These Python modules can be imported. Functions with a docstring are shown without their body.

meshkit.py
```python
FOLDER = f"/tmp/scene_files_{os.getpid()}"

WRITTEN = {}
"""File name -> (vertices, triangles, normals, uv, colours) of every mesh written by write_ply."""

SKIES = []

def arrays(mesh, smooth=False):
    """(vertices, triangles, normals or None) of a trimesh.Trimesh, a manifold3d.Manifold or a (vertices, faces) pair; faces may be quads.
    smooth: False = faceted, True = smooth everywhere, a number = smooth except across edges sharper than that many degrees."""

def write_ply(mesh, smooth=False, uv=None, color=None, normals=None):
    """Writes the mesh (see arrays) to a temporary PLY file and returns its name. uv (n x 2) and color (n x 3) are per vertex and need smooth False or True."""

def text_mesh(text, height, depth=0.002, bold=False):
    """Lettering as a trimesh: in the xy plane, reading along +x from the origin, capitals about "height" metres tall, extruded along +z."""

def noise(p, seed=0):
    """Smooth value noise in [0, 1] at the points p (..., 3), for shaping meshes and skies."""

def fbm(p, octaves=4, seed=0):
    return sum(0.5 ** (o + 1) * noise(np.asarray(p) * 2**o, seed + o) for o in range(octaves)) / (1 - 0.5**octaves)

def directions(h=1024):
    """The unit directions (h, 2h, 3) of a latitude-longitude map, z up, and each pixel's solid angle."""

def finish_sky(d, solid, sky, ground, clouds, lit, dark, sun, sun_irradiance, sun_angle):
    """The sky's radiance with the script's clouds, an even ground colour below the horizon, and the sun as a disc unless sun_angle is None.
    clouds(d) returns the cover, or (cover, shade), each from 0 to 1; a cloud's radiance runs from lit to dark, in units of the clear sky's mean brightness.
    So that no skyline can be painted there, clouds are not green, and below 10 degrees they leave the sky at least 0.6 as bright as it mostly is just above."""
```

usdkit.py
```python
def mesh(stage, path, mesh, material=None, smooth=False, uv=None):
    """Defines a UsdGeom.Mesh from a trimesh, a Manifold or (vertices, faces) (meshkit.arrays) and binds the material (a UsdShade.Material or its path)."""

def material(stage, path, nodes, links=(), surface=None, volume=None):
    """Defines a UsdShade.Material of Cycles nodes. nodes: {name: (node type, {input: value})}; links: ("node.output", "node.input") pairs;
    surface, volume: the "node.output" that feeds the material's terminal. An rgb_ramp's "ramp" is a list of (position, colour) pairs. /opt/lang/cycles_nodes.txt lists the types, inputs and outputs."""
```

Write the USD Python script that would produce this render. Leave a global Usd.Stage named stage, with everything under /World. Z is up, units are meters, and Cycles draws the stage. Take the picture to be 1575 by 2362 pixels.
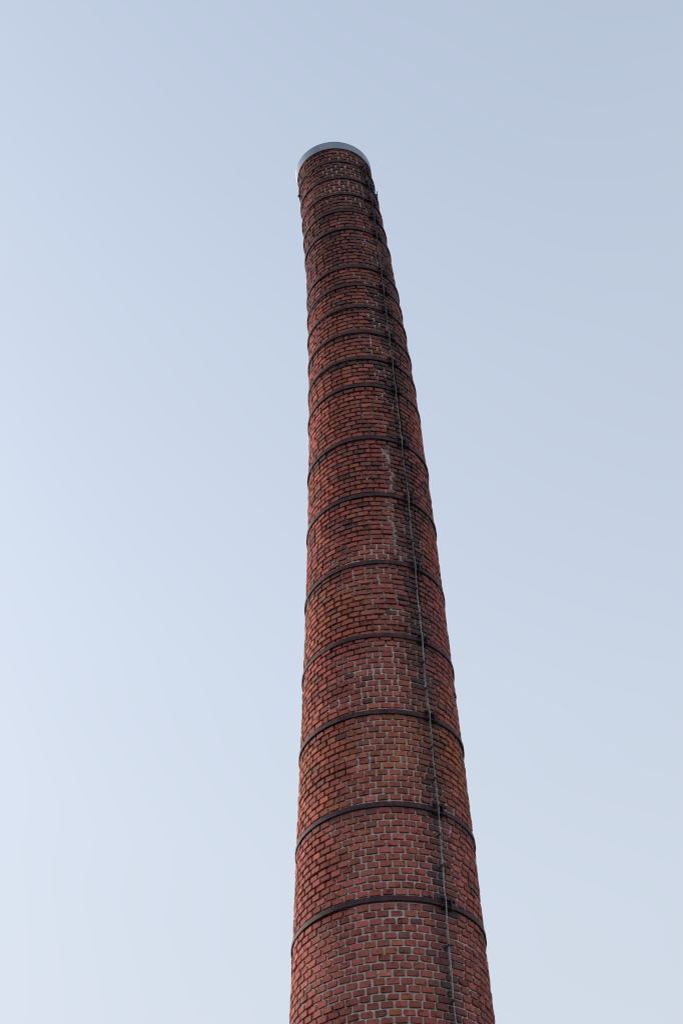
import math
import numpy as np
import trimesh
import usdkit
import meshkit
from scipy.interpolate import CubicSpline
from pxr import Usd, UsdGeom, UsdLux, UsdShade, Sdf, Gf, Vt

stage = Usd.Stage.CreateInMemory()
UsdGeom.SetStageUpAxis(stage, UsdGeom.Tokens.z)
UsdGeom.SetStageMetersPerUnit(stage, 1.0)
UsdGeom.Xform.Define(stage, "/World")
UsdGeom.Scope.Define(stage, "/World/Looks")
rng = np.random.default_rng(7)

# ---------------------------------------------------------------- camera, sky, sun, exposure
EYE = 1.65                                  # eye height above the ground
FOCAL_PX, PITCH, ROLL = 3635.8, 0.74991, 0.05830
EXPOSURE = 1.585
SKY_STRENGTH = 0.13
SUN_AZ, SUN_EL = math.radians(-60), math.radians(14)     # azimuth of the sun from the view direction, clockwise
SUN_INTENSITY, SUN_ANGLE = 0.40, 22.0

cam = UsdGeom.Camera.Define(stage, "/World/camera")
c, s = math.cos(PITCH), math.sin(PITCH)
r0, u0, fw = np.array([1, 0, 0.]), np.array([0, -s, c]), np.array([0, c, s])
cr, sr = math.cos(ROLL), math.sin(ROLL)
right, up = cr * r0 - sr * u0, sr * r0 + cr * u0
cam.AddTransformOp().Set(Gf.Matrix4d(*right, 0, *up, 0, *(-fw), 0, 0, 0, EYE, 1))
cam.CreateHorizontalApertureAttr(24.0)
cam.CreateVerticalApertureAttr(36.0)
cam.CreateFocalLengthAttr(FOCAL_PX / 1575 * 24.0)
cam.CreateClippingRangeAttr(Gf.Vec2f(0.1, 20000))
cam.CreateExposureAttr(EXPOSURE)

sun_dir = np.array([math.sin(SUN_AZ) * math.cos(SUN_EL), math.cos(SUN_AZ) * math.cos(SUN_EL), math.sin(SUN_EL)])
usdkit.material(stage, "/World/Looks/sky_air", {
    "sky": ("sky_texture", {"sky_type": "single_scattering", "sun_disc": False, "sun_elevation": SUN_EL,
                            "sun_rotation": math.atan2(sun_dir[0], sun_dir[1]), "air_density": 1.0, "aerosol_density": 6.0, "ozone_density": 2.0}),
    "tc": ("texture_coordinate", {}),
    "n": ("noise_texture", {"scale": 1.6, "detail": 3.0, "roughness": 0.45, "distortion": 0.4}),
    "xyz": ("separate_xyz", {}),
    "haze": ("map_range", {"from_min": 0.0, "from_max": 1.0, "to_min": 1.06, "to_max": 0.39, "clamp": False}),      # thin high haze, thicker towards the horizon
    "wisp": ("math", {"math_type": "multiply_add", "value2": 0.16}),
    "cover": ("clamp", {"min": 0.0, "max": 1.0}),
    "veil": ("mix", {"color2": (1.70, 1.84, 2.03)}),
    "bg": ("background_shader", {"strength": SKY_STRENGTH}),
}, [("tc.generated", "n.vector"), ("tc.generated", "xyz.vector"), ("xyz.z", "haze.value"), ("n.fac", "wisp.value1"), ("haze.result", "wisp.value3"), ("wisp.value", "cover.value"), ("cover.result", "veil.fac"), ("sky.color", "veil.color1"),
    ("veil.color", "bg.color")], surface="bg.background")
dome = UsdLux.DomeLight.Define(stage, "/World/sky")
UsdShade.MaterialBindingAPI.Apply(dome.GetPrim()).Bind(UsdShade.Material.Get(stage, "/World/Looks/sky_air"))
sun = UsdLux.DistantLight.Define(stage, "/World/sun")
sun.CreateNormalizeAttr(True)
sun.CreateIntensityAttr(SUN_INTENSITY)
sun.CreateAngleAttr(SUN_ANGLE)
sun.CreateColorAttr(Gf.Vec3f(1.0, 0.93, 0.86))
sz = sun_dir
sx = np.cross([0, 0, 1.0], sz); sx /= np.linalg.norm(sx)
sy = np.cross(sz, sx)
sun.AddTransformOp().Set(Gf.Matrix4d(*sx, 0, *sy, 0, *sz, 0, 0, 0, 30, 1))


def tag(prim, **keys):
    for k, v in keys.items():
        prim.SetCustomDataByKey(k, v)


taken = {}


def numbered(path):
    k = taken.get(path, -1) + 1
    taken[path] = k
    return path if k == 0 else f"{path}_{k:03d}"


def part(parent, name, mesh, material, smooth=False, tint=None):
    m = usdkit.mesh(stage, numbered(f"{parent}/{name}"), mesh, material, smooth)
    if tint is not None:
        for key, val in tint.items():
            val = np.asarray(val, np.float32)
            if val.ndim == 2:
                UsdGeom.PrimvarsAPI(m).CreatePrimvar(key, Sdf.ValueTypeNames.Color3fArray, "vertex").Set(Vt.Vec3fArray.FromNumpy(val))
            else:
                UsdGeom.PrimvarsAPI(m).CreatePrimvar(key, Sdf.ValueTypeNames.FloatArray, "vertex").Set(Vt.FloatArray.FromNumpy(val))
    return m


# ---------------------------------------------------------------- materials
M = usdkit.material
brick_mat = M(stage, "/World/Looks/fired_brick", {
    "pos": ("geometry", {}),
    "tint": ("attribute", {"attribute": "tint"}),
    "blotch": ("noise_texture", {"scale": 19.0, "detail": 5.0, "roughness": 0.62}),
    "blotch_r": ("rgb_ramp", {"ramp": [(0.0, (0.22, 0.19, 0.22)), (0.34, (0.34, 0.30, 0.34)), (0.44, (0.86, 0.84, 0.84)), (0.62, (1.05, 1.05, 1.05)), (1.0, (1.28, 1.25, 1.2))]}),
    "grain": ("noise_texture", {"scale": 160.0, "detail": 3.0, "roughness": 0.7}),
    "grain_r": ("rgb_ramp", {"ramp": [(0.0, (0.45, 0.45, 0.48)), (0.42, (0.92, 0.92, 0.92)), (0.6, (1.04, 1.04, 1.04)), (1.0, (1.3, 1.28, 1.26))]}),
    "m1": ("mix", {"mix_type": "multiply", "fac": 1.0}),
    "m2": ("mix", {"mix_type": "multiply", "fac": 1.0}),
    "bump": ("bump", {"strength": 0.5, "distance": 0.004}),
    "p": ("principled_bsdf", {"roughness": 0.88, "specular_ior_level": 0.25}),
}, [("pos.position", "blotch.vector"), ("pos.position", "grain.vector"), ("blotch.fac", "blotch_r.fac"), ("grain.fac", "grain_r.fac"),
    ("tint.color", "m1.color1"), ("blotch_r.color", "m1.color2"), ("m1.color", "m2.color1"), ("grain_r.color", "m2.color2"),
    ("m2.color", "p.base_color"), ("grain.fac", "bump.height"), ("bump.normal", "p.normal")], surface="p.BSDF")
mortar_mat = M(stage, "/World/Looks/lime_mortar", {
    "pos": ("geometry", {}),
    "tint": ("attribute", {"attribute": "tint"}),
    "n": ("noise_texture", {"scale": 60.0, "detail": 4.0, "roughness": 0.65}),
    "r": ("rgb_ramp", {"ramp": [(0.0, (0.4, 0.4, 0.4)), (0.4, (0.85, 0.85, 0.85)), (0.65, (1.08, 1.07, 1.05)), (1.0, (1.3, 1.28, 1.25))]}),
    "m": ("mix", {"mix_type": "multiply", "fac": 1.0}),
    "bump": ("bump", {"strength": 0.6, "distance": 0.006}),
    "p": ("principled_bsdf", {"roughness": 0.95, "specular_ior_level": 0.2}),
}, [("pos.position", "n.vector"), ("n.fac", "r.fac"), ("tint.color", "m.color1"), ("r.color", "m.color2"), ("m.color", "p.base_color"),
    ("n.fac", "bump.height"), ("bump.normal", "p.normal")], surface="p.BSDF")
iron_mat = M(stage, "/World/Looks/rusty_iron", {
    "pos": ("geometry", {}),
    "n": ("noise_texture", {"scale": 14.0, "detail": 6.0, "roughness": 0.7}),
    "r": ("rgb_ramp", {"ramp": [(0.25, (0.018, 0.015, 0.022)), (0.42, (0.030, 0.019, 0.027)), (0.54, (0.060, 0.026, 0.029)), (0.68, (0.11, 0.042, 0.034))]}),
    "g": ("noise_texture", {"scale": 130.0, "detail": 3.0, "roughness": 0.7}),
    "bump": ("bump", {"strength": 0.5, "distance": 0.003}),
    "p": ("principled_bsdf", {"roughness": 0.7, "metallic": 0.1, "specular_ior_level": 0.25}),
}, [("pos.position", "n.vector"), ("pos.position", "g.vector"), ("n.fac", "r.fac"), ("r.color", "p.base_color"), ("g.fac", "bump.height"), ("bump.normal", "p.normal")], surface="p.BSDF")
copper_mat = M(stage, "/World/Looks/weathered_copper", {
    "pos": ("geometry", {}),
    "n": ("noise_texture", {"scale": 3.0, "detail": 4.0, "roughness": 0.7}),
    "r": ("rgb_ramp", {"ramp": [(0.3, (0.03, 0.036, 0.036)), (0.46, (0.14, 0.22, 0.20)), (0.7, (0.30, 0.44, 0.40))]}),
    "xyz": ("separate_xyz", {}),
    "up": ("map_range", {"from_min": 12.5, "from_max": 19.5, "to_min": 0.0, "to_max": 0.85, "clamp": True}),      # sooted towards the mouth
    "sooted": ("mix", {"color2": (0.03, 0.033, 0.036)}),
    "p": ("principled_bsdf", {"roughness": 0.6, "metallic": 0.2}),
}, [("pos.position", "n.vector"), ("n.fac", "r.fac"), ("pos.position", "xyz.vector"), ("xyz.z", "up.value"), ("up.result", "sooted.fac"), ("r.color", "sooted.color1"), ("sooted.color", "p.base_color")], surface="p.BSDF")
zinc_mat = M(stage, "/World/Looks/galvanised_sheet", {
    "pos": ("geometry", {}),
    "n": ("noise_texture", {"scale": 6.0, "detail": 5.0, "roughness": 0.6}),
    "r": ("rgb_ramp", {"ramp": [(0.3, (0.185, 0.225, 0.285)), (0.7, (0.25, 0.295, 0.36))]}),
    "p": ("principled_bsdf", {"roughness": 0.5, "metallic": 0.3, "specular_ior_level": 0.4}),
}, [("pos.position", "n.vector"), ("n.fac", "r.fac"), ("r.color", "p.base_color")], surface="p.BSDF")
ground_mat = M(stage, "/World/Looks/yard_gravel", {
    "pos": ("geometry", {}),
    "n": ("noise_texture", {"scale": 0.4, "detail": 8.0, "roughness": 0.7}),
    "r": ("rgb_ramp", {"ramp": [(0.3, (0.06, 0.058, 0.055)), (0.7, (0.12, 0.112, 0.102))]}),
    "p": ("principled_bsdf", {"roughness": 0.95}),
}, [("pos.position", "n.vector"), ("n.fac", "r.fac"), ("r.color", "p.base_color")], surface="p.BSDF")

# ---------------------------------------------------------------- ground
g = usdkit.mesh(stage, "/World/ground", ([[-3000, -3000, 0], [3000, -3000, 0], [3000, 3000, 0], [-3000, 3000, 0]], [[0, 1, 2], [0, 2, 3]]), ground_mat)
tag(g.GetPrim(), kind="structure")
tag(dome.GetPrim(), kind="structure")

# ---------------------------------------------------------------- chimney: a tapering shaft on a slightly bowed axis, DIST metres off
DIST = 14.0
HK = np.array([-1.65, 1.5, 5.5, 7.5, 9.5, 11.5, 13.5, 15.5, 17.5, 19.0, 20.2])       # heights above the eye
XK = np.array([-0.02, 0.06, .1588, .2178, .2721, .3178, .3502, .3512, .3117, .2445, .168])
RK = np.array([1.205, 1.107, .9836, .9221, .8595, .7944, .7376, .6769, .6124, .5715, .541])
X_of, R_of = CubicSpline(HK, XK), CubicSpline(HK, RK)
ROD_HK = np.array([-1.65, 6, 8, 10, 11.5, 13, 14, 15, 15.7, 16.4, 17, 17.6, 18.2, 18.9, 19.6])
ROD_PHI = np.array([.984, .983, .985, .984, .993, .996, 1.006, 1.006, .995, .975, .93, .905, .855, .80, .79])
BANDS = np.array([19.6, 19.177, 18.769, 18.344, 17.905, 17.015, 16.609, 16.142, 15.609, 15.077, 14.54, 13.572, 12.6, 11.542, 10.484, 9.461, 8.336, 7.3])
BANDS = np.concatenate([BANDS, 7.3 - 0.55 - 1.045 * np.arange(1, 8)]) - 0.03      # centre line of each band
CAP_H0, CAP_H1 = 19.905, 20.06
BAND_W = 0.053


def P(h, phi, rho):
    """World point at height h above the eye, angle phi (0 = towards +x, pi/2 = towards the viewer's side), rho metres proud of the brick face."""
    R = R_of(h) + rho
    return np.stack([X_of(h) + R * np.cos(phi), DIST - R * np.sin(phi), h + EYE], -1)


def rod_phi(h):
    return np.interp(h, ROD_HK, ROD_PHI)


def nz(phi, h, scale, seed):
    """Noise in [0, 1] over the wall, in cells of 1/scale metres."""
    q = np.stack([np.cos(phi) * 0.75, np.sin(phi) * 0.75, h], -1) * scale + 37.3
    return meshkit.fbm(q, 3, seed)


def smooth(x, a, b):
    t = np.clip((x - a) / (b - a), 0, 1)
    return t * t * (3 - 2 * t)


def soot(phi, h):
    """0..1: the sooty run-off stain along the conductor, under the bands and round the top."""
    d = (phi - rod_phi(h) + math.pi) % (2 * math.pi) - math.pi
    d = np.where(d > 0, d, -d * 0.75)
    wide = 0.10 + 0.16 * smooth(h, 7, 12) + 0.35 * smooth(h, 13, 18)
    n = nz(phi, h, 2.2, 5)
    right = smooth(d, 0.15, -0.35) * smooth(h, 12.8, 16.5) * 0.85
    a = np.maximum(np.exp(-(d / wide) ** 2) * (0.35 + 1.1 * n), right * (0.5 + n))
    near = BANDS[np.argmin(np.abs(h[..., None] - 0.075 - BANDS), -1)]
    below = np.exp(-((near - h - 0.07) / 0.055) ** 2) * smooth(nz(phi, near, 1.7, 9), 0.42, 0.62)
    drop = near - h
    tens = np.exp(-((drop - 0.03) / 0.13) ** 2 - (d / (0.19 / R_of(h))) ** 2) * 1.1
    top = smooth(h, 14.0, 18.6) * 0.66
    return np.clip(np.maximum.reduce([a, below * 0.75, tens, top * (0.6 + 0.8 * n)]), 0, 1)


# the repaired crack: a stepped path of freshly filled, smeared joints
CRACK = np.array([(13.45, 1.20), (12.9, 1.24), (12.35, 1.28), (12.0, 1.22), (11.7, 1.14), (11.45, 1.10)])
STEPS = np.random.default_rng(3).normal(0, 0.045, 400)


def crack(phi, h, wide=0.055):
    course = np.floor((h + 1.65) / 0.0747).astype(int)
    pc = np.interp(h, CRACK[::-1, 0], CRACK[::-1, 1]) + STEPS[np.clip(course, 0, 399)]
    w = np.where((h > CRACK[-1, 0]) & (h < CRACK[0, 0]), 1.0, 0.0)
    return w * np.exp(-((phi - pc) * R_of(h) / wide) ** 2)


def pale(phi, h):
    """0..1: how full and pale the joints are; the rest are raked out and black with soot."""
    d = (phi - 1.30 + math.pi) % (2 * math.pi) - math.pi           # right of centre
    e = (phi - rod_phi(h) - 0.16 + math.pi) % (2 * math.pi) - math.pi
    bias = 0.62 * np.exp(-(d / 0.75) ** 2) * (1 - 0.68 * smooth(h, 9.3, 11.2)) + 0.30 * (1 - smooth(h, 7.0, 9.3))
    bias = bias + 0.22 * smooth(h, 18.0, 18.8) + 0.14 * np.exp(-((h - 11.7) / 0.4) ** 2)
    n = nz(phi, h, 1.3, 21) * 0.55 + nz(phi, h, 7.0, 22) * 0.45
    chips = smooth(nz(phi, h, 7.5, 24), 0.44, 0.56) * np.exp(-(e / 0.34) ** 2) * smooth(h, 13.2, 14.6) * 1.25
    specks = smooth(nz(phi, h, 10.0, 25), 0.64, 0.74) * 0.9
    return np.maximum.reduce([smooth(bias + (n - 0.5) * 1.5, 0.10, 0.42), chips, specks, np.clip(1.3 * crack(phi, h, 0.075), 0, 1)]).clip(0, 1)


root = UsdGeom.Xform.Define(stage, "/World/brick_chimney")
CH = "/World/brick_chimney"
tag(root.GetPrim(), label="tall tapering round red brick factory chimney with iron bands standing alone against the sky", category="chimney")
root.AddTranslateOp().Set(Gf.Vec3d(0, DIST, 0))
OFF = np.array([0, DIST, 0.0])

# mortar shaft
na, nh = 300, 760
hh = np.linspace(-EYE, CAP_H1 - 0.02, nh)
pp = np.linspace(0, 2 * math.pi, na, endpoint=False)
H, A = np.meshgrid(hh, pp, indexing="ij")
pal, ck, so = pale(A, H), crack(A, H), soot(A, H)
rho = -0.036 + 0.019 * np.clip(pal, 0, 1) + 0.005 * (nz(A, H, 14.0, 40) - 0.5)
rho = np.maximum(rho, -0.032 + 0.030 * ck ** 2)
V = P(H, A, rho).reshape(-1, 3)
light = np.array([0.60, 0.515, 0.465]); dark = np.array([0.075, 0.062, 0.058])
tone = dark + (light - dark) * np.clip(pal * 0.95 + 0.06 * (1 - pal), 0, 1)[..., None] ** 1.2
fresh = np.where((H > 13.3), smooth(pal, 0.5, 0.9), 0.0)                 # patches of newer mortar high up stay clean
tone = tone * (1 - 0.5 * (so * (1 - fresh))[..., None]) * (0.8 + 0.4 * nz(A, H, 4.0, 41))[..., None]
tone = tone + (np.array([0.30, 0.29, 0.26]) - tone) * ck[..., None]
i = np.arange(nh - 1)[:, None] * na
j = np.arange(na)[None]
a, b = (i + j).ravel(), (i + (j + 1) % na).ravel()
F = np.concatenate([np.stack([a, a + na, b + na], 1), np.stack([a, b + na, b], 1)])
ring_in = P(np.full(na, hh[-1]), pp, -0.24)
bot_in = P(np.full(na, hh[0]), pp, -0.24)
nv = len(V)
V = np.vstack([V, ring_in, bot_in])
k = np.arange(na); k1 = (k + 1) % na; top = (nh - 1) * na
F = np.vstack([F, np.stack([top + k, nv + k, nv + k1], 1), np.stack([top + k, nv + k1, top + k1], 1),
               np.stack([nv + k, nv + na + k, nv + na + k1], 1), np.stack([nv + k, nv + na + k1, nv + k1], 1)])
T = np.vstack([tone.reshape(-1, 3), np.full((2 * na, 3), 0.05)])
part(CH, "mortar_shaft", (V - OFF, F), mortar_mat, True, {"tint": T})

# bricks, course by course, laid both ways from a line near the front to a seam behind the conductor
COURSE = 0.0747
rows = []            # phi centre, h centre, half length, half height, kind random
ANCHOR, SEAM = 1.62, 0.93
h, k = -EYE + COURSE / 2, 0
while h < CAP_H0 + 0.06:
    R = float(R_of(h))
    W = float(np.interp(h, [6, 9.3, 10.5, 20], [.1270, .1265, .1400, .1430]))
    seam = SEAM + 0.02 * math.sin(h * 2.1)
    messy = float(np.interp(h, [8, 10.5, 13, 18], [0.015, 0.09, 0.10, 0.07]))
    start = (k % 2) * 0.5 * W + rng.normal(0, 0.004) + 0.02 * math.sin(h * 0.9)
    ph = ANCHOR * R + start
    joints = [ph]
    end = (seam + 2 * math.pi) * R
    while joints[-1] < end - 0.06:
        w = W + rng.normal(0, 0.0022)
        if rng.random() < messy:
            w = W * rng.choice([0.5, 0.5, 0.62, 0.75])
        joints.append(min(joints[-1] + w, end))
    joints[-1] = end
    back = [ph]
    while back[-1] > seam * R + 0.06:
        w = W + rng.normal(0, 0.0022)
        if rng.random() < messy:
            w = W * rng.choice([0.5, 0.5, 0.62, 0.75])
        back.append(max(back[-1] - w, seam * R))
    back[-1] = seam * R
    line = np.array(back[::-1][:-1] + joints)
    hc = h + rng.normal(0, 0.0012)
    for q0, q1 in zip(line[:-1], line[1:]):
        rows.append(((q0 + q1) / 2 / R, hc + rng.normal(0, 0.0010), (q1 - q0) / 2, COURSE / 2, R))
    h += COURSE
    k += 1
B = np.array(rows)
n = len(B)
phi, hb, half_l, half_h, Rb = B.T
phi_w = (phi + math.pi) % (2 * math.pi) - math.pi
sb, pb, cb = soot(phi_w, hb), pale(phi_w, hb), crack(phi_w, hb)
jw = 0.0068 + (0.0020 + 0.0020 * smooth(hb, 9, 12)) * rng.random(n) + 0.002 * cb + 0.0008 * pb
la = np.maximum(half_l - jw - np.abs(rng.normal(0, 0.0016, n)), 0.012)
lb = half_h - 0.0074 - 0.0014 * smooth(hb, 9, 12) - np.abs(rng.normal(0, 0.0012, n))
# outline: an octagon with worn corners
corner = np.abs(rng.normal(0.0045, 0.0025, (n, 4))) + 0.002
chip = rng.random((n, 4)) < 0.05
corner = np.where(chip, rng.uniform(0.010, 0.024, (n, 4)), corner)
corner = np.minimum(corner, np.minimum(la, lb)[:, None] * 0.8)
sg = np.array([(1, 1), (-1, 1), (-1, -1), (1, -1)])
out = np.zeros((n, 8, 2))
for q, (sx_, sy_) in enumerate(sg):
    first, second = (0, 1) if q % 2 == 0 else (1, 0)
    cc = corner[:, q]
    pts = [np.stack([sx_ * la, sy_ * (lb - cc * 0.7)], 1), np.stack([sx_ * (la - cc), sy_ * lb], 1)]
    out[:, 2 * q], out[:, 2 * q + 1] = pts[first], pts[second]
out += rng.normal(0, 0.0015, out.shape)
edge = (0.0022 + 0.0020 * rng.random(n))[:, None, None]
inner = out * (1 - edge / np.stack([la, lb], -1)[:, None, :] * 1.0)
proud = rng.normal(0, 0.0026, n) + 0.006 * (nz(phi_w, hb, 1.1, 71) - 0.5)
spall = np.where(rng.random(n) < 0.035, rng.uniform(0.002, 0.004, n), 0)
tilt = rng.normal(0, 0.012, (n, 2))
f0 = proud[:, None] - spall[:, None] + inner[..., 0] * tilt[:, :1] + inner[..., 1] * tilt[:, 1:] + rng.normal(0, 0.0006, (n, 8))
f1 = proud[:, None] - spall[:, None] - 0.0030 - rng.random((n, 8)) * 0.0015
f2 = np.full((n, 8), -0.05)
loc = np.concatenate([inner, out, out], 1)
dep = np.concatenate([f0, f1, f2], 1)
slant = rng.normal(0, 0.011, n)[:, None]
hv = hb[:, None] + loc[..., 1] + loc[..., 0] * slant
pv = phi[:, None] + loc[..., 0] / Rb[:, None]
BV = P(hv, pv, dep)                                   # n x 24 x 3
face = [(0, q, q + 1) for q in range(1, 7)]
for q in range(8):
    q1 = (q + 1) % 8
    for o in (0, 8):
        face += [(o + q, o + 8 + q, o + 8 + q1), (o + q, o + 8 + q1, o + q1)]
BF = np.array(face)
v0 = BV[0]
nn = np.cross(v0[BF[0, 1]] - v0[BF[0, 0]], v0[BF[0, 2]] - v0[BF[0, 0]])
if nn @ np.array([math.cos(phi[0]), -math.sin(phi[0]), 0]) < 0:
    BF = BF[:, ::-1]
# tones
base = np.array([0.318, 0.087, 0.066])
col = base * np.exp(rng.normal(0, 0.16, (n, 1))) * np.exp(rng.normal(0, 0.05, (n, 3)))
pick = rng.random(n)
plum, orange, brown = np.array([0.125, 0.054, 0.052]), np.array([0.37, 0.112, 0.046]), np.array([0.20, 0.088, 0.062])
zone_o = np.exp(-((hb - 9.2) / 0.45) ** 2) * np.exp(-((phi_w - 0.95) / 0.60) ** 2) * 0.75 + np.exp(-((hb - 16.8) / 0.5) ** 2) * 0.24 * np.exp(-((phi_w - 1.1) / 0.7) ** 2)
po = 0.02 + zone_o
batch = nz(phi_w, hb, 0.9, 61)
pp_, pw = (0.022 + 0.07 * smooth(hb, 10, 14)) * (0.3 + 1.6 * smooth(batch, 0.4, 0.65)), 0.035
mixw = 0.6 + 0.4 * rng.random((n, 1))
warm = smooth(nz(phi_w, hb, 0.7, 62) + 0.35 * np.exp(-((hb - 9.15) / 0.45) ** 2) - 0.2 * smooth(hb, 16, 19), 0.45, 0.85)[:, None] * (0.35 + 0.65 * rng.random((n, 1)))
col = col * (1 + warm * np.array([0.10, 0.20, -0.06])) * (0.86 + 0.28 * nz(phi_w, hb, 1.6, 63))[:, None]
col = np.where((pick < po)[:, None], col + (orange - col) * mixw, col)
col = np.where(((pick >= po) & (pick < po + pp_))[:, None], col + (plum - col) * mixw, col)
col = np.where(((pick >= po + pp_) & (pick < po + pp_ + pw))[:, None], col + (brown - col) * mixw, col)
sooty = np.array([0.056, 0.036, 0.038])
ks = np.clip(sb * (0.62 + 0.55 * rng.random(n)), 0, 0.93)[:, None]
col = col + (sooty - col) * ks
col = np.repeat(col[:, None], 24, 1)
# the 300 that show largest get a prim each
eye = np.array([0, 0, EYE])
cen = P(hb, phi, np.zeros(n))
nrm = np.stack([np.cos(phi), -np.sin(phi), np.full(n, 0.03)], -1)
to = eye - cen
d2 = np.linalg.norm(to, axis=1)
cosv = (nrm * to).sum(1) / d2
cp = np.stack([(cen - eye) @ right, (cen - eye) @ up, (cen - eye) @ fw], -1)
px = cp[:, 0] / cp[:, 2] * FOCAL_PX
py = cp[:, 1] / cp[:, 2] * FOCAL_PX
seen = (np.abs(px) < 787) & (np.abs(py) < 1176) & (cosv > 0.05)
area = np.where(seen, la * lb * cosv / cp[:, 2] ** 2, 0)
best = np.argsort(-area)[:300]
for b_ in sorted(best):
    part(CH, "brick", (BV[b_] - OFF, BF), brick_mat, False, {"tint": col[b_]})
rest = np.setdiff1d(np.arange(n), best)
FV = BV[rest].reshape(-1, 3) - OFF
FF = (BF[None] + 24 * np.arange(len(rest))[:, None, None]).reshape(-1, 3)
bw = part(CH, "brickwork", (FV, FF), brick_mat, False, {"tint": col[rest].reshape(-1, 3)})
tag(bw.GetPrim(), kind="stuff")


# ---------------------------------------------------------------- iron bands with their tensioners
def frame(h, phi):
    o = P(np.array(h), np.array(phi), 0.0)
    t = np.array([-math.sin(phi), -math.cos(phi), 0.0])      # along growing phi
    nrm_ = np.array([math.cos(phi), -math.sin(phi), 0.0])
    return o, t, nrm_


def local_box(h, phi, t0, t1, n0, n1, z0, z1, bevel=0.0015):
    o, t, nr = frame(h, phi)
    m = trimesh.creation.box([t1 - t0, n1 - n0, z1 - z0])
    import manifold3d
    cs = []
    for sx_ in (-1, 1):
        for sy_ in (-1, 1):
            for sz_ in (-1, 1):
                e = np.array([(t1 - t0) / 2, (n1 - n0) / 2, (z1 - z0) / 2])
                q = np.array([sx_, sy_, sz_]) * e
                for ax in range(3):
                    w_ = q.copy(); w_[ax] -= np.sign(w_[ax]) * bevel
                    cs.append(w_)
    m = trimesh.convex.convex_hull(np.array(cs))
    v = m.vertices + np.array([(t0 + t1) / 2, (n0 + n1) / 2, (z0 + z1) / 2])
    V_ = o + v[:, :1] * t + v[:, 1:2] * nr + v[:, 2:] * np.array([0, 0, 1.0])
    f_ = np.asarray(m.faces)
    if np.dot(np.cross(t, nr), [0, 0, 1]) < 0:
        f_ = f_[:, ::-1]
    return trimesh.Trimesh(V_, f_, process=False)


def local_rod(h, phi, t0, t1, nr_, z, rad, sides=10):
    o, t, nr = frame(h, phi)
    a = o + t * t0 + nr * nr_ + np.array([0, 0, z])
    b = o + t * t1 + nr * nr_ + np.array([0, 0, z])
    return trimesh.creation.cylinder(radius=rad, segment=[a, b], sections=sides)


def shifted(m):
    m = m.copy(); m.apply_translation(-OFF); return m


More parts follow.
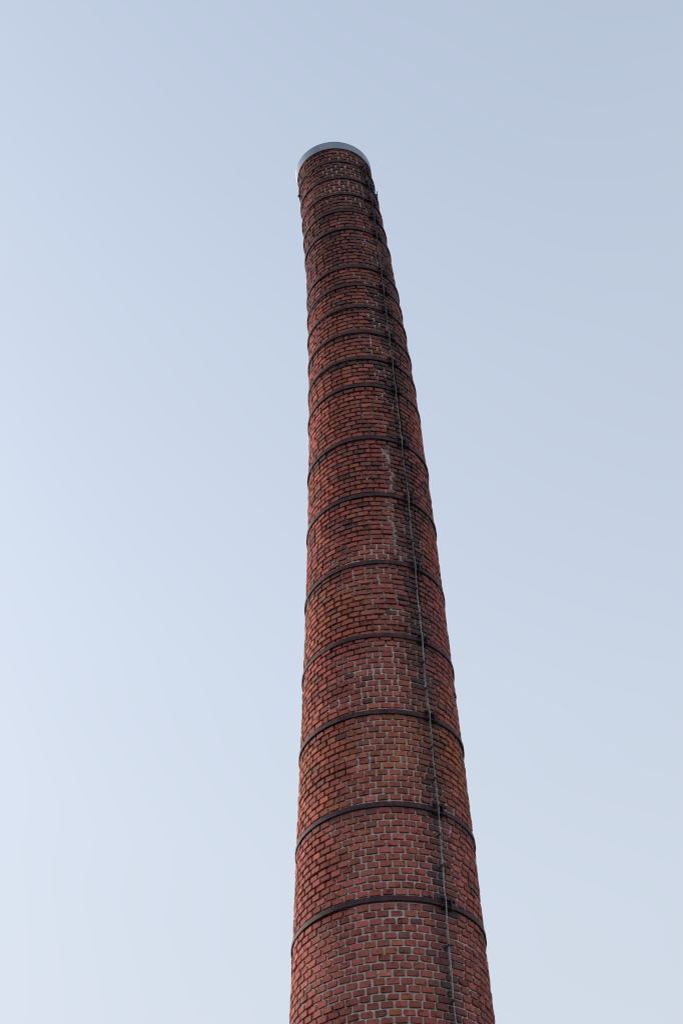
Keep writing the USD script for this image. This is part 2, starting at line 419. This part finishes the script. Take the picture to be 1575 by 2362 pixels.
for bi, hb_ in enumerate(BANDS):
    if hb_ < 0.6 - EYE:
        continue
    pg = float(rod_phi(hb_)) - 0.030 / float(R_of(hb_)) * 1.05      # middle of the gap
    Rh = float(R_of(hb_))
    gap = 0.030 / Rh
    nseg = 150
    ph_ = np.linspace(pg + gap, pg - gap + 2 * math.pi, nseg)
    sag = 0.007 * np.sin(ph_ * 2 + bi) + rng.normal(0, 0.0008, nseg)
    off = 0.006 + 0.0015 * np.sin(ph_ * 5 + bi * 1.7)
    sec = [(-BAND_W / 2 + .002, -.010), (-BAND_W / 2, -.009), (-BAND_W / 2, .006), (-BAND_W / 2 + .002, .008), (BAND_W / 2 - .002, .008), (BAND_W / 2, .006), (BAND_W / 2, -.009), (BAND_W / 2 - .002, -.010)]
    ring = np.stack([P(hb_ + sag + z_, ph_, off + r_) for z_, r_ in sec], 1)       # nseg x 8 x 3
    vv = ring.reshape(-1, 3)
    ff = []
    for q in range(nseg - 1):
        for e in range(8):
            e1 = (e + 1) % 8
            ff += [(q * 8 + e, q * 8 + e1, (q + 1) * 8 + e1), (q * 8 + e, (q + 1) * 8 + e1, (q + 1) * 8 + e)]
    for e in range(1, 7):
        ff += [(0, e + 1, e), ((nseg - 1) * 8, (nseg - 1) * 8 + e, (nseg - 1) * 8 + e + 1)]
    bm = trimesh.Trimesh(vv, ff, process=False)
    if bm.volume < 0:
        bm.invert()
    band = part(CH, "iron_band", shifted(bm), iron_mat, 30)
    bp = str(band.GetPath())
    for sgn in (1, -1):
        t_in = sgn * 0.029
        part(bp, "lug", shifted(local_box(hb_, pg, min(t_in, t_in + sgn * 0.015), max(t_in, t_in + sgn * 0.015), 0.004, 0.054, -0.062, 0.062)), iron_mat)
    for z_ in (0.040, -0.040):
        m_ = [local_rod(hb_, pg, -0.085, 0.080, 0.034, z_, 0.011)]
        for t_ in (-0.066, 0.046):
            m_.append(local_rod(hb_, pg, t_, t_ + 0.02, 0.034, z_, 0.020, 6))
        part(bp, "bolt", shifted(trimesh.util.concatenate(m_)), iron_mat)

# ---------------------------------------------------------------- lightning conductor down the face
hs = np.arange(-EYE + 0.05, 19.62, 0.06)
ph_ = rod_phi(hs) + (0.002 * np.sin(hs * 5.3) + 0.003 * np.sin(hs * 1.9 + 1)) / R_of(hs)
off = 0.046 + 0.006 * np.sin(hs * 6.0) ** 2
near = np.min(np.abs(hs[:, None] - BANDS[None]), 1)
off = off + 0.016 * np.exp(-(near / 0.09) ** 2)
cpts = P(hs, ph_, off)


def tube(pts, rad, sides=7):
    t = np.gradient(pts, axis=0); t /= np.linalg.norm(t, axis=1, keepdims=True)
    e1 = np.cross(t, [0, 1.0, 0]); e1 /= np.linalg.norm(e1, axis=1, keepdims=True)
    e2 = np.cross(t, e1)
    an = np.linspace(0, 2 * math.pi, sides, endpoint=False)
    v = pts[:, None] + rad * (np.cos(an)[None, :, None] * e1[:, None] + np.sin(an)[None, :, None] * e2[:, None])
    m = len(pts)
    f = []
    for q in range(m - 1):
        for e in range(sides):
            e_ = (e + 1) % sides
            f += [(q * sides + e, q * sides + e_, (q + 1) * sides + e_), (q * sides + e, (q + 1) * sides + e_, (q + 1) * sides + e)]
    for e in range(1, sides - 1):
        f += [(0, e + 1, e), ((m - 1) * sides, (m - 1) * sides + e, (m - 1) * sides + e + 1)]
    tm = trimesh.Trimesh(v.reshape(-1, 3), f, process=False)
    if tm.volume < 0:
        tm.invert()
    return tm


rod = part(CH, "lightning_conductor", shifted(tube(cpts, 0.0044)), copper_mat, True)
rp = str(rod.GetPath())
for a_, b_ in zip(BANDS[1:-6], BANDS[:-7]):
    gaps = [0.5] if b_ - a_ < 0.7 else [0.34, 0.68]
    for g_ in gaps:
        hc = a_ + (b_ - a_) * (g_ + 0.06 * math.sin(a_ * 9))
        pc = float(np.interp(hc, hs, ph_)); oc = float(np.interp(hc, hs, off))
        m_ = trimesh.util.concatenate([local_box(hc, pc, -0.006, 0.006, -0.01, oc + 0.004, -0.004, 0.004), local_box(hc, pc, -0.011, 0.011, oc - 0.010, oc + 0.009, -0.010, 0.010)])
        part(rp, "clip", shifted(m_), iron_mat)

# coiled end of the conductor and its fixings below the cap
for t_, hz in ((0.00, 19.62), (0.05, 19.42), (-0.03, 19.18)):
    pc = float(rod_phi(hz)) + t_ / float(R_of(hz))
    q = np.linspace(0, 1, 14)
    loop = P(hz + 0.07 * np.sin(q * 5.2), pc + (q - 0.5) * 0.13 / float(R_of(hz)), 0.02 + 0.055 * np.sin(q * math.pi))
    part(rp, "loop", shifted(tube(loop, 0.008)), iron_mat, True)

# side brackets that break the outline just under the top
for phs, hz0, hz1 in ((0.02, 19.36, 19.52), (math.pi - 0.10, 19.44, 19.48)):
    hm = (hz0 + hz1) / 2
    m_ = trimesh.util.concatenate([local_box(hm, phs, -0.010, 0.010, -0.01, 0.030, -0.010, 0.010), local_box(hm, phs, -0.012, 0.012, 0.022, 0.033, -(hm - hz0), hz1 - hm)])
    part(CH, "wall_bracket", shifted(m_), iron_mat)

# ---------------------------------------------------------------- metal cap
na = 120
pa = np.linspace(0, 2 * math.pi, na, endpoint=False)
prof = [(CAP_H0, 0.000), (CAP_H0 - 0.004, 0.006), (CAP_H0 - 0.004, 0.013), (CAP_H0 + 0.001, 0.016), (CAP_H0 + 0.006, 0.013), (CAP_H0 + 0.010, 0.012), (CAP_H0 + 0.06, 0.017),
        (CAP_H1 - 0.010, 0.022), (CAP_H1 - 0.004, 0.026), (CAP_H1, 0.024), (CAP_H1 + 0.002, 0.010), (CAP_H1 + 0.02, -0.16), (CAP_H1 - 0.3, -0.20), (CAP_H1 - 0.3, -0.23), (CAP_H0 + 0.02, -0.02)]
prof_r = [float(R_of(min(h_, CAP_H1))) + r_ for h_, r_ in prof]
hx = float(X_of(CAP_H0)); lean = float(X_of.derivative()(CAP_H0))
vv = np.stack([np.stack([X_of(h_) + r_ * np.cos(pa), DIST - r_ * np.sin(pa), np.full(na, h_ + EYE)], -1) for (h_, _), r_ in zip(prof, prof_r)]).reshape(-1, 3)
ff = []
m = len(prof)
for q in range(m):
    q1 = (q + 1) % m
    for e in range(na):
        e1 = (e + 1) % na
        ff += [(q * na + e, q * na + e1, q1 * na + e1), (q * na + e, q1 * na + e1, q1 * na + e)]
cm = trimesh.Trimesh(vv, ff, process=False)
if cm.volume < 0:
    cm.invert()
cap = part(CH, "metal_cap", shifted(cm), zinc_mat, 35)
